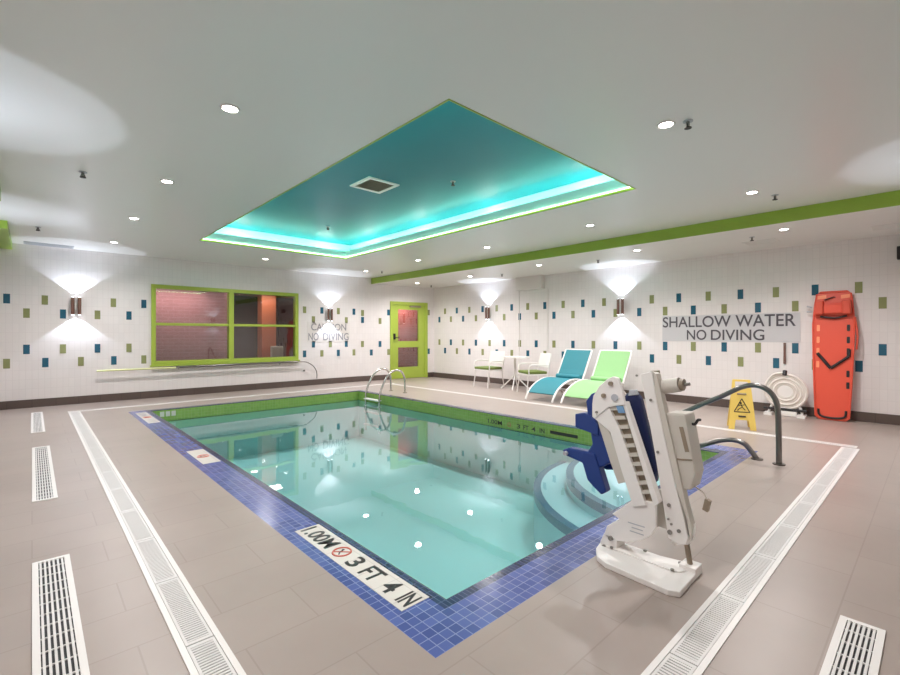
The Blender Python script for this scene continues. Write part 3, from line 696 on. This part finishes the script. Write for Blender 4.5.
t = thing('wall_speaker', (8.36, .05, 2.28), 'small black speaker mounted high on the tiled wall beyond the orange board', 'speaker')
a = PXP(897, 238, 8.36)
MB().box((8.30, a[0]-.16, 2.19), (8.42, a[0], 2.36)).build('cabinet', 'black', t, bevel=.008)
MB().box((8.42, a[0]-.10, 2.26), (XW, a[0]-.06, 2.30)).build('bracket', 'grey', t)
# ================================================================== SUN LOUNGERS
def lounger(y0, y1, fab, label, dx=0.0):
    t = thing('sun_lounger', (7.3+dx, (y0+y1)/2, 0), label, 'sun lounger', 'wave shaped sun loungers')
    seat = smooth([(6.68+dx, 0, .02), (6.74+dx, 0, .12), (6.86+dx, 0, .23), (7.05+dx, 0, .32), (7.28+dx, 0, .37), (7.5+dx, 0, .365), (7.68+dx, 0, .33)], 5)
    back = [(7.66+dx, 0, .34), (7.78+dx, 0, .52), (7.9+dx, 0, .72), (8.01+dx, 0, .90)]
    for y in (y0, y1):
        MB().tube([(p[0], y, p[2]) for p in seat], .019, 10).build('side_rail', 'white', t)
        MB().tube([(p[0], y, p[2]) for p in back], .017, 10).build('back_rail', 'white', t)
        MB().tube(smooth([(7.3+dx, y, .36), (7.55+dx, y, .28), (7.8+dx, y, .12), (7.92+dx, y, .015)], 5), .019, 10).build('leg', 'white', t)
    def sheet(path, nm, a0, yin=.02, th=.012):
        mb = MB(); P = [Vector(p) for p in path]; v = []; n_ = len(P)
        for i, p in enumerate(P):
            tg = (P[min(i+1, n_-1)]-P[max(i-1, 0)]).normalized(); nn = Vector((-tg.z, 0, tg.x))*th
            for s_, yv in ((1, y0+yin), (1, y1-yin), (-1, y1-yin), (-1, y0+yin)): q = p+nn*s_; v.append((q.x, yv, q.z))
        f = []
        for i in range(n_-1):
            for k in range(4): f.append((i*4+k, i*4+(k+1) % 4, i*4+4+(k+1) % 4, i*4+4+k))
        f += [(0, 1, 2, 3), tuple(4*(n_-1)+k for k in (3, 2, 1, 0))]
        mb.add(v, f, 0, False); mb.build(nm, fab, t)
    sheet(seat[6:], 'seat_sling', 0); sheet(back, 'back_sling', 0)
    MB().tube([(7.64+dx, y0+.03, .395), (7.64+dx, y1-.03, .395)], .045, 14).build('lumbar_roll', fab, t)
    mb = MB().cyl((8.01+dx, y0, .90), (8.01+dx, y1, .90), .014, 10); mb.cyl((6.9+dx, y0, .235), (6.9+dx, y1, .235), .013, 10); mb.cyl((7.8+dx, y0, .12), (7.8+dx, y1, .12), .013, 10)
    mb.build('cross_bar', 'white', t)
lounger(4.60, 5.18, 'teal_fab', 'teal fabric wave lounger with white frame, between the chairs and the green lounger')
lounger(3.80, 4.42, 'green_fab', 'lime green fabric wave lounger with white frame, beside the teal one')

# ================================================================== TABLE AND CHAIRS
t = thing('side_table', (7.85, 6.4, 0), 'small round white table between the two white chairs', 'table')
tx, ty = 7.85, 6.38
MB().cyl((tx, ty, .70), (tx, ty, .725), .33, 36).build('tabletop', 'white', t, bevel=.004)
MB().cyl((tx, ty, .30), (tx, ty, .70), .028, 14).build('column', 'white', t)
for k in range(4):
    a = k*PI/2+.5; MB().tube(smooth([(tx, ty, .33), (tx+.12*math.cos(a), ty+.12*math.sin(a), .2), (tx+.32*math.cos(a), ty+.32*math.sin(a), .012)], 4), .014, 8).build('leg', 'white', t)
def chair(x, y, rot, label):
    t = thing('patio_chair', (0, 0, 0), label, 'chair', 'white patio chairs')
    for sx_ in (-1, 1):
        for sy_ in (-1, 1): MB().tube([(sx_*.22, sy_*.2, .40), (sx_*.25, sy_*.25, .0)], .012, 8).build('leg', 'white', t)
        MB().tube(smooth([(sx_*.24, .2, .38), (sx_*.25, .24, .6), (sx_*.24, .29, .82)], 3), .013, 8).build('back_post', 'white', t)
        MB().tube(smooth([(sx_*.25, -.2, .38), (sx_*.27, -.2, .58), (sx_*.27, .0, .6), (sx_*.26, .23, .6)], 3), .012, 8).build('armrest', 'white', t)
    MB().box((-.25, -.24, .385), (.25, .22, .41)).build('seat', 'white', t, bevel=.004)
    MB().box((-.24, -.235, .41), (.24, .20, .465)).build('cushion', 'olive_fab', t, bevel=.015)
    mb = MB().obox((0, .262, .68), (.235, 0, 0), (0, .008, 0), (0, .035, .14)); mb.build('backrest', 'white_fab', t, bevel=.004)
    t.location = (x, y, 0); t.rotation_euler = (0, 0, rot)
chair(7.80, 7.12, -PI/2-.1, 'white chair with olive cushion under the sconce, on the door side of the table')
chair(7.6, 5.70, -PI/2-.5, 'white chair with olive cushion between the round table and the teal lounger')

# ================================================================== SPINE BOARD
bx = 8.30; yc = 1.03
t = thing('spine_board', (bx, yc, 0), 'orange rescue spine board with black straps leaning on the tiled wall', 'spine board')
def lean(z): return 8.25+.15*z/1.83       # x of the board's face at height z
def BP(y, z, o=0): return (lean(z)-o, yc+y, z)
prof = [(-.14, .0), (-.19, .04), (-.205, .35), (-.225, .9), (-.235, 1.35), (-.215, 1.62), (-.195, 1.78), (-.15, 1.83)]
out = prof+[(-a, b) for a, b in prof[::-1]]
mb = MB(); mb.prism([BP(y, z) for y, z in out], (0, 0, 0), (.045, 0, 0)); mb.build('board', 'orange', t, bevel=.008)
mb = MB()
for s_ in (-1, 1):   # raised rim
    mb.tube([BP(s_*(abs(y)-.008), z+.01, .003) for y, z in prof[1:-1]], .011, 8)
mb.tube([BP(y, 1.81, .003) for y in (-.16, 0, .16)], .011, 8)
mb.build('rim', 'orange', t)
for s_, mm, zs in ((-1, 'black', (1.30, 1.13, .97, .66, .50)), (1, 'orange_pale', (1.30, 1.13, .97, .78))):
    for z in zs:
        mb = MB(); mb.prism([BP(s_*.165+dy, z+dz) for dy, dz in ((-.014, -.045), (.014, -.045), (.017, -.03), (.017, .03), (.014, .045), (-.014, .045), (-.017, .03), (-.017, -.03))], (-.004, 0, 0), (.0, 0, 0)); mb.build('hand_slot', mm, t)
for s_ in (-1, 1):
    mb = MB(); mb.prism([BP(s_*.13+a, 1.745+b) for a, b in ((-.05, -.02), (.05, -.03), (.05, .02), (-.05, .03))], (-.004, 0, 0), (0, 0, 0)); mb.build('top_slot', 'orange_pale', t)
mb = MB(); mb.obox(BP(0, 1.57, .03), (.004, 0, .0), (0, .15, 0), (0, 0, .085)); mb.obox(BP(0.0, 1.57, .05), (.03, 0, 0), (0, .10, 0), (0, 0, .06)); mb.build('head_pad', 'orange', t, bevel=.012)
for s_ in (-1, 1):
    mb = MB(); mb.obox(BP(s_*.15, 1.59, .06), (.05, 0, .0), (0, .05, 0), (0, 0, .10)); mb.build('head_block', 'orange_dark', t, bevel=.02)
mb = MB(); mb.tube(smooth([BP(-.15, 1.47, .03), BP(-.02, 1.44, .03), BP(.14, 1.465, .03)], 5), .014, 8); mb.build('head_strap', 'black', t); mb = MB(); mb.tube([BP(.10, 1.70, .03), BP(0.0, 1.74, .02), BP(-.02, 1.735, .02)], .008, 6); mb.build('head_strap', 'black', t)
mb = MB()
for a, b in (((.17, .94), (.02, .73)), ((.02, .73), (-.17, .90)), ((-.17, .90), (-.175, 1.0))):
    p, q = Vector(BP(*a, .012)), Vector(BP(*b, .012)); mb.tube([p, q], .02, 6)
mb.build('chest_strap', 'black', t)
mb = MB().tube(smooth([BP(.15, .15, .012), BP(.13, .06, .012), BP(0, .035, .012), BP(-.13, .06, .012), BP(-.15, .15, .012)], 4), .014, 6); mb.build('foot_strap', 'black', t)
mb = MB().tube(smooth([BP(-.23, 1.45, -.01), BP(-.26, 1.2, 0), BP(-.25, 1.0, 0)], 4), .012, 6); mb.build('side_strap', 'orange_dark', t)
mb = MB().cyl(BP(.24, 1.6, -.0), BP(.30, 1.62, 0), .012, 8); mb.cyl(BP(.24, 1.54, -.0), BP(.30, 1.54, 0), .012, 8); mb.build('buckle', 'vent_grey', t)

# ================================================================== HOSE REEL
hx, hy, hz = 8.22, 1.56, .36
t = thing('hose_reel', (hx, hy, 0), 'round off-white coil of pool hose on low white feet beside the orange board', 'hose')
mb = MB()
for k, R in enumerate((.255, .225, .195, .165, .135, .11)):
    mb.torus((hx+.008*(k % 2), hy, hz), (1, 0, .06), R, .021, 48, 10)
mb.torus((hx+.05, hy, hz), (1, 0, .04), .245, .022, 48, 10); mb.torus((hx+.05, hy, hz), (1, 0, .04), .20, .022, 48, 10)
mb.build('coil', 'hose', t)
mb = MB().cyl((hx-.012, hy, hz), (hx+.08, hy, hz), .095, 24); mb.build('drum', 'white', t)
mb = MB().tube(smooth([(hx-.02, hy+.21, hz+.16), (hx-.035, hy+.13, hz+.25), (hx-.04, hy+.02, hz+.28)], 4), .016, 8); mb.build('loose_end', 'hose', t)
mb = MB().cyl((hx-.05, hy+.0, hz+.25), (hx-.02, hy, hz+.31), .028, 12); mb.build('knob', 'black', t)
for s_ in (-1, 1):
    mb = MB().tube(smooth([(hx-.06, hy+s_*.2, .03), (hx-.0, hy+s_*.2, .06), (hx+.02, hy+s_*.17, .14), (hx+.03, hy+s_*.1, .3)], 4), .018, 8); mb.box((hx-.1, hy+s_*.2-.05, 0), (hx+.05, hy+s_*.2+.05, .04)); mb.build('foot', 'white', t)
mb = MB().tube([(hx-.03, hy-.26, .1), (hx-.03, hy+.26, .1)], .018, 8); mb.build('axle', 'black', t)
mb = MB().box((hx-.04, hy-.14, .0), (hx+.03, hy+.12, .075)); mb.build('base', 'white', t, bevel=.01)
t = thing('wall_bracket', (XW, 1.59, .9), 'narrow brown vertical bracket on the wall above the white coil', 'bracket')
mb = MB().box((XW-.025, 1.595, .76), (XW, 1.625, 1.08)); mb.build('bar', 'brownmetal', t, bevel=.003)
for z in (.79, 1.05): MB().cyl((XW-.03, 1.61, z), (XW-.025, 1.61, z), .006, 10).build('screw', 'grey', t)

# ================================================================== WET FLOOR SIGN
wx, wy = 6.72, 1.74
t = thing('wet_floor_sign', (0, 0, 0), 'yellow folding wet floor sign standing behind the tall handrail', 'floor sign')
def panel(sg, nm):
    mb = MB(); A = lambda y, z: (sg*(.12-.11*z/.62), y, z)
    L_ = [(-.15, 0), (-.125, .33), (-.105, .60), (.105, .60), (.125, .33), (.15, 0), (.085, 0), (.07, .12), (-.07, .12), (-.085, 0)]
    # build as strips so that the cut-out stays clean
    for poly in ([(-.15, 0), (-.085, 0), (-.07, .12), (-.14, .12)], [(.085, 0), (.15, 0), (.14, .12), (.07, .12)], [(-.14, .12), (.14, .12), (.105, .52), (-.105, .52)],
                 [(-.105, .52), (-.07, .52), (-.07, .60), (-.10, .60)], [(.07, .52), (.105, .52), (.10, .60), (.07, .60)], [(-.10, .60), (.10, .60), (.095, .625), (-.095, .625)]):
        mb.prism([A(y, z) for y, z in poly], (-.006, 0, 0), (.006, 0, 0))
    mb.build(nm, 'yellow', t)
panel(-1, 'front_panel'); panel(1, 'back_panel')
A = lambda y, z: (-(.12-.11*z/.62)-.0075, y, z)
mb = MB()
tri = [(-.085, .22), (.085, .22), (0, .385)]
for a, b in zip(tri, tri[1:]+tri[:1]): mb.tube([A(*a), A(*b)], .0055, 6)
mb.build('warning_triangle', 'black', t)
mb = MB().cyl(A(.012, .33), Vector(A(.012, .33))+Vector((-.002, 0, 0)), .012, 12)
for a, b in (((.01, .315), (-.005, .28)), ((-.005, .28), (-.035, .245)), ((-.005, .28), (.03, .26)), ((.005, .305), (.04, .30)), ((.03, .26), (.05, .235)), ((.005, .305), (-.028, .31))): mb.tube([A(*a), A(*b)], .005, 6)
mb.build('slipping_figure', 'black', t)
mb = MB(); mb.tube([A(-.04, .165), A(.04, .165)], .011, 6); mb.build('caption_mark', 'black', t)
mb = MB(); mb.tube([A(-.05, .445), A(.05, .445)], .012, 6); mb.build('top_caption_mark', 'vent_brown', t)
t.location = (wx, wy, 0); t.rotation_euler = (0, 0, .35)

# ================================================================== POOL LIFT
lift = thing('pool_lift', (2.4, 1.05, 0), 'white pool access lift with navy seat at the near pool edge', 'pool lift')
def poly(name, pts, X, th, m, parent=None, bevel=.004, zmin=None):
    q = []
    for x, y in pts:
        a = PXP(x, y, X); z = a[1] if zmin is None else max(a[1], zmin); q.append((X, a[0], z))
    mb = MB(); mb.prism(q, (0, 0, 0), (th, 0, 0)); return mb.build(name, m, parent or lift, bevel=bevel)
def bolt(parent, x, y, X, r=.011, m='grey', L=.012):
    a = PXP(x, y, X); MB().cyl((X-L, a[0], a[1]), (X, a[0], a[1]), r, 14).build('bolt', m, parent)
# base plate with raised rounded cover
bp_ = [FL(*p) for p in ((596, 553), (601, 546), (690, 568), (700, 575), (680, 598), (668, 596), (605, 568), (597, 561))]
mb = MB().prism([(x, y, 0) for x, y in bp_], (0, 0, 0), (0, 0, .028)); base = mb.build('base_plate', 'white', lift, bevel=.004)
X0_, X1_ = 2.315, 2.445
n_ = 10; q = []
for yc_, s_ in ((1.30, 1), (.90, -1)):
    for k in range(n_+1):
        a = PI*k/n_ if s_ > 0 else PI+PI*k/n_
        q.append(((X0_+X1_)/2+(X1_-X0_)/2*math.cos(a), yc_+.065*math.sin(a), 0))
mb = MB().prism([((x-2.38)*.85+2.385, y*.82+.17, 0) for x, y, z in q], (0, 0, .028), (0, 0, .034)); cov = mb.build('base_cover', 'white', lift, bevel=.006)
for x, y in ((2.33, 1.22), (2.43, 1.25), (2.33, .90), (2.43, .90), (2.43, 1.08)):
    MB().cyl((x, y, .034), (x, y, .041), .009, 12).build('bolt', 'grey', cov)
XA = 2.34
g = poly('gusset_plate', [(612, 514), (634, 499), (656, 503), (656, 528), (650, 536), (640, 541), (624, 542), (609, 540), (604, 534), (607, 526), (619, 519)], XA, .02, 'white')
g2 = poly('gusset_plate', [(612, 514), (634, 499), (656, 503), (656, 528), (650, 536), (640, 541), (624, 542), (609, 540), (604, 534), (607, 526), (619, 519)], XA+.09, .012, 'white')
poly('hinge_bracket', [(600, 542), (604, 533), (617, 540), (616, 552), (604, 555)], XA+.0, .10, 'white')
bolt(g, 611, 538, XA, .012); bolt(g, 604.5, 547, XA, .014)
mb = MB()
for k, (ya, yb) in enumerate(((.0, .09), (.02, .08), (.01, .085))):
    c = PXP(628, 522+k*4, XA); mb.box((XA-.0015, c[0]-yb, c[1]-.0025), (XA, c[0]-ya, c[1]+.0025))
mb.build('printed_lines', 'vent_grey', g)
# front mast: two flanges with a slotted rack between them, head plate
fm = poly('front_mast', [(593, 404), (607, 404), (620, 430), (634, 470), (646, 506), (633, 507), (621, 470), (610, 432), (596, 420), (592, 417)], XA-.01, .03, 'white')
poly('rack_strip', [(607, 404), (622, 404), (656, 505), (645, 505), (634, 470), (620, 430)], XA+.012, .012, 'vent_brown', bevel=0)
poly('front_mast_flange', [(622, 402), (625.5, 402), (659, 503), (654, 507), (651, 497)], XA-.01, .045, 'white', bevel=.002)
for k in range(10):
    f0 = k/10; x = 611+(645-611)*f0; y = 407+(500-407)*f0
    poly('rack_rung', [(x-1.5, y), (x+10.5-3*f0, y-.5), (x+11.5-3*f0, y+3), (x-.5, y+3.5)], XA-.006, .018, 'cream', bevel=0)
hd = poly('head_plate', [(592, 404), (593, 396), (599, 386), (607, 379), (613, 376.5), (618, 378), (622, 390), (625, 405), (609, 407), (594, 419), (592, 416)], XA-.016, .02, 'white')
bolt(hd, 611, 383.5, XA-.016, .012, 'vent_brown'); bolt(hd, 604, 395.5, XA-.016, .012, 'vent_brown'); bolt(hd, 615, 397.5, XA-.016, .019, 'vent_grey', .008)
bolt(hd, 597, 412, XA-.016, .006, 'grey')
poly('blue_sticker', [(616, 406), (623, 406), (625, 413), (618.5, 413)], XA-.018, .003, mat('pale_blue_sticker', srgb(110, 150, 190), .4), fm, bevel=0)
# hanging strut bar, lower link
poly('strut', [(596.5, 419), (605, 419), (627, 482), (618, 484), (610, 462)], XA+.0, .03, 'cream')
poly('lower_link', [(652, 492), (664, 488), (676, 520), (676, 532), (656, 526), (655, 510)], XA+.05, .05, 'cream')
# rear mast
rm = poly('rear_mast', [(640, 374), (652, 371.5), (655.5, 395), (665, 440), (674, 480), (683, 515), (688, 538), (686, 545), (679, 545), (668, 538), (663, 505), (655, 455), (646, 405)], XA+.03, .03, 'white')
poly('rear_mast_flange', [(653, 372), (656.5, 374), (664, 408), (675, 455), (686, 505), (692, 528), (690, 540), (687, 520), (673, 478), (664, 440), (655, 395)], XA+.035, .05, 'cream', bevel=.002)
for x, y, r in ((637, 375.5, .006), (651, 400, .007), (658, 452, .007), (669, 505, .009), (668.5, 519, .005), (671.5, 524, .006), (670, 532, .012), (679, 531, .009)):
    bolt(rm, x, y, XA+.03, r, 'grey', .006)
poly('actuator_sleeve', [(650, 371), (657, 370.5), (659, 392), (665, 408), (664, 420), (657, 416), (652, 393)], XA+.07, .04, 'vent_brown')
poly('lower_slider', [(684, 514), (694, 525), (693, 538), (688, 545), (674, 545), (671, 541)], XA+.06, .03, 'white')
# motor
a = PXP(656, 388, XA+.09); b = PXP(680, 384.5, XA+.09); 
mb = MB().cyl((XA+.09, a[0], a[1]), (XA+.09, b[0], b[1]), .037, 20); mo = mb.build('motor', 'cream', lift, bevel=.004)
c = PXP(690, 384, XA+.09); mb = MB().cyl((XA+.09, b[0]-.002, b[1]), (XA+.09, b[0]-.02, b[1]), .03, 18); mb.build('motor_cap', 'vent_brown', mo)
mb = MB().cyl((XA+.09, b[0]-.02, b[1]), (XA+.09, c[0], c[1]), .008, 10); mb.build('plug', 'grey', mo)
# actuator rod
a = PXP(683, 520, XA+.09); b = PXP(690, 574, XA+.09); MB().cyl((XA+.09, a[0], a[1]), (XA+.09, b[0], .05), .013, 12).build('actuator_rod', 'vent_brown', lift)
MB().box((XA+.05, b[0]-.04, .0), (XA+.14, b[0]+.04, .05)).build('rod_foot', 'white', lift, bevel=.004)
# battery box
bb = poly('battery_box', [(665, 413), (685, 414), (695, 474), (691, 490), (676, 490), (672, 474)], XA+.05, .13, 'cream', bevel=.008)
poly('box_label', [(679, 427), (683, 427), (689, 452), (685, 452)], XA+.047, .003, 'vent_brown', bb, bevel=0)
poly('box_seam', [(671.5, 458), (692, 459.5), (692.3, 461), (671.8, 459.5)], XA+.047, .003, 'vent_brown', bb, bevel=0)
# cable and hand control
q = []
for x, y, X in ((690, 482, XA+.08), (697, 488, XA+.09), (703, 492, XA+.10), (707, 499, XA+.1)):
    a = PXP(x, y, X); q.append((X, a[0], a[1]))
MB().tube(smooth(q, 4), .004, 6).build('cable', 'cream', lift)
a = PXP(707, 505, XA+.1); MB().obox((XA+.1, a[0], a[1]), (.012, 0, 0), (0, .012, .004), (0, -.006, .028)).build('hand_control', 'vent_brown', lift)
q = []
for x, y in ((686, 418), (690, 423), (695, 424), (698, 420), (701, 420)):
    a = PXP(x, y, XA+.12); q.append((XA+.12, a[0], a[1]))
MB().tube(smooth(q, 4), .007, 8).build('control_knob', 'black', lift)
# navy seat hung on the pool side
XS = 2.42
poly('seat_back', [(625, 394), (634, 391), (640, 399), (648, 432), (657, 470), (655, 484), (646, 479), (634, 440), (622, 408)], XS+.03, .05, 'navy_dark', bevel=.012)
poly('seat_back_cap', [(629, 390), (635, 390), (637, 395), (628, 396)], XS+.025, .03, 'vent_grey')
poly('seat_arm', [(586, 401), (591, 394), (599, 390.5), (602, 393), (600, 402), (594, 403), (592, 410), (592, 420), (588, 420), (587, 410)], XA+.03, .045, 'navy')
poly('seat_block', [(575, 414), (584, 413), (590, 416), (598, 425), (598, 436), (588, 432), (575, 427)], XA+.02, .09, 'navy')
poly('seat_shell', [(587, 415), (597, 419), (603, 436), (611, 454), (612, 462), (600, 468), (590, 470), (584, 456), (592, 444)], XA+.03, .12, 'navy', bevel=.01)
ft = poly('footrest', [(562, 450), (568, 448), (584, 451), (594, 454), (597, 462), (606, 492), (601, 495), (593, 487), (587, 480), (582, 463), (566, 456)], XA+.02, .06, 'navy', bevel=.008)
a = PXP(566.5, 453, XA+.02); MB().cyl((XA+.0, a[0], a[1]), (XA+.1, a[0], a[1]), .012, 14).build('footrest_knob', 'vent_grey', ft)
poly('seat_corner', [(598, 452), (613, 455), (615, 470), (606, 470), (598, 466)], XA+.14, .12, 'navy', bevel=.008)
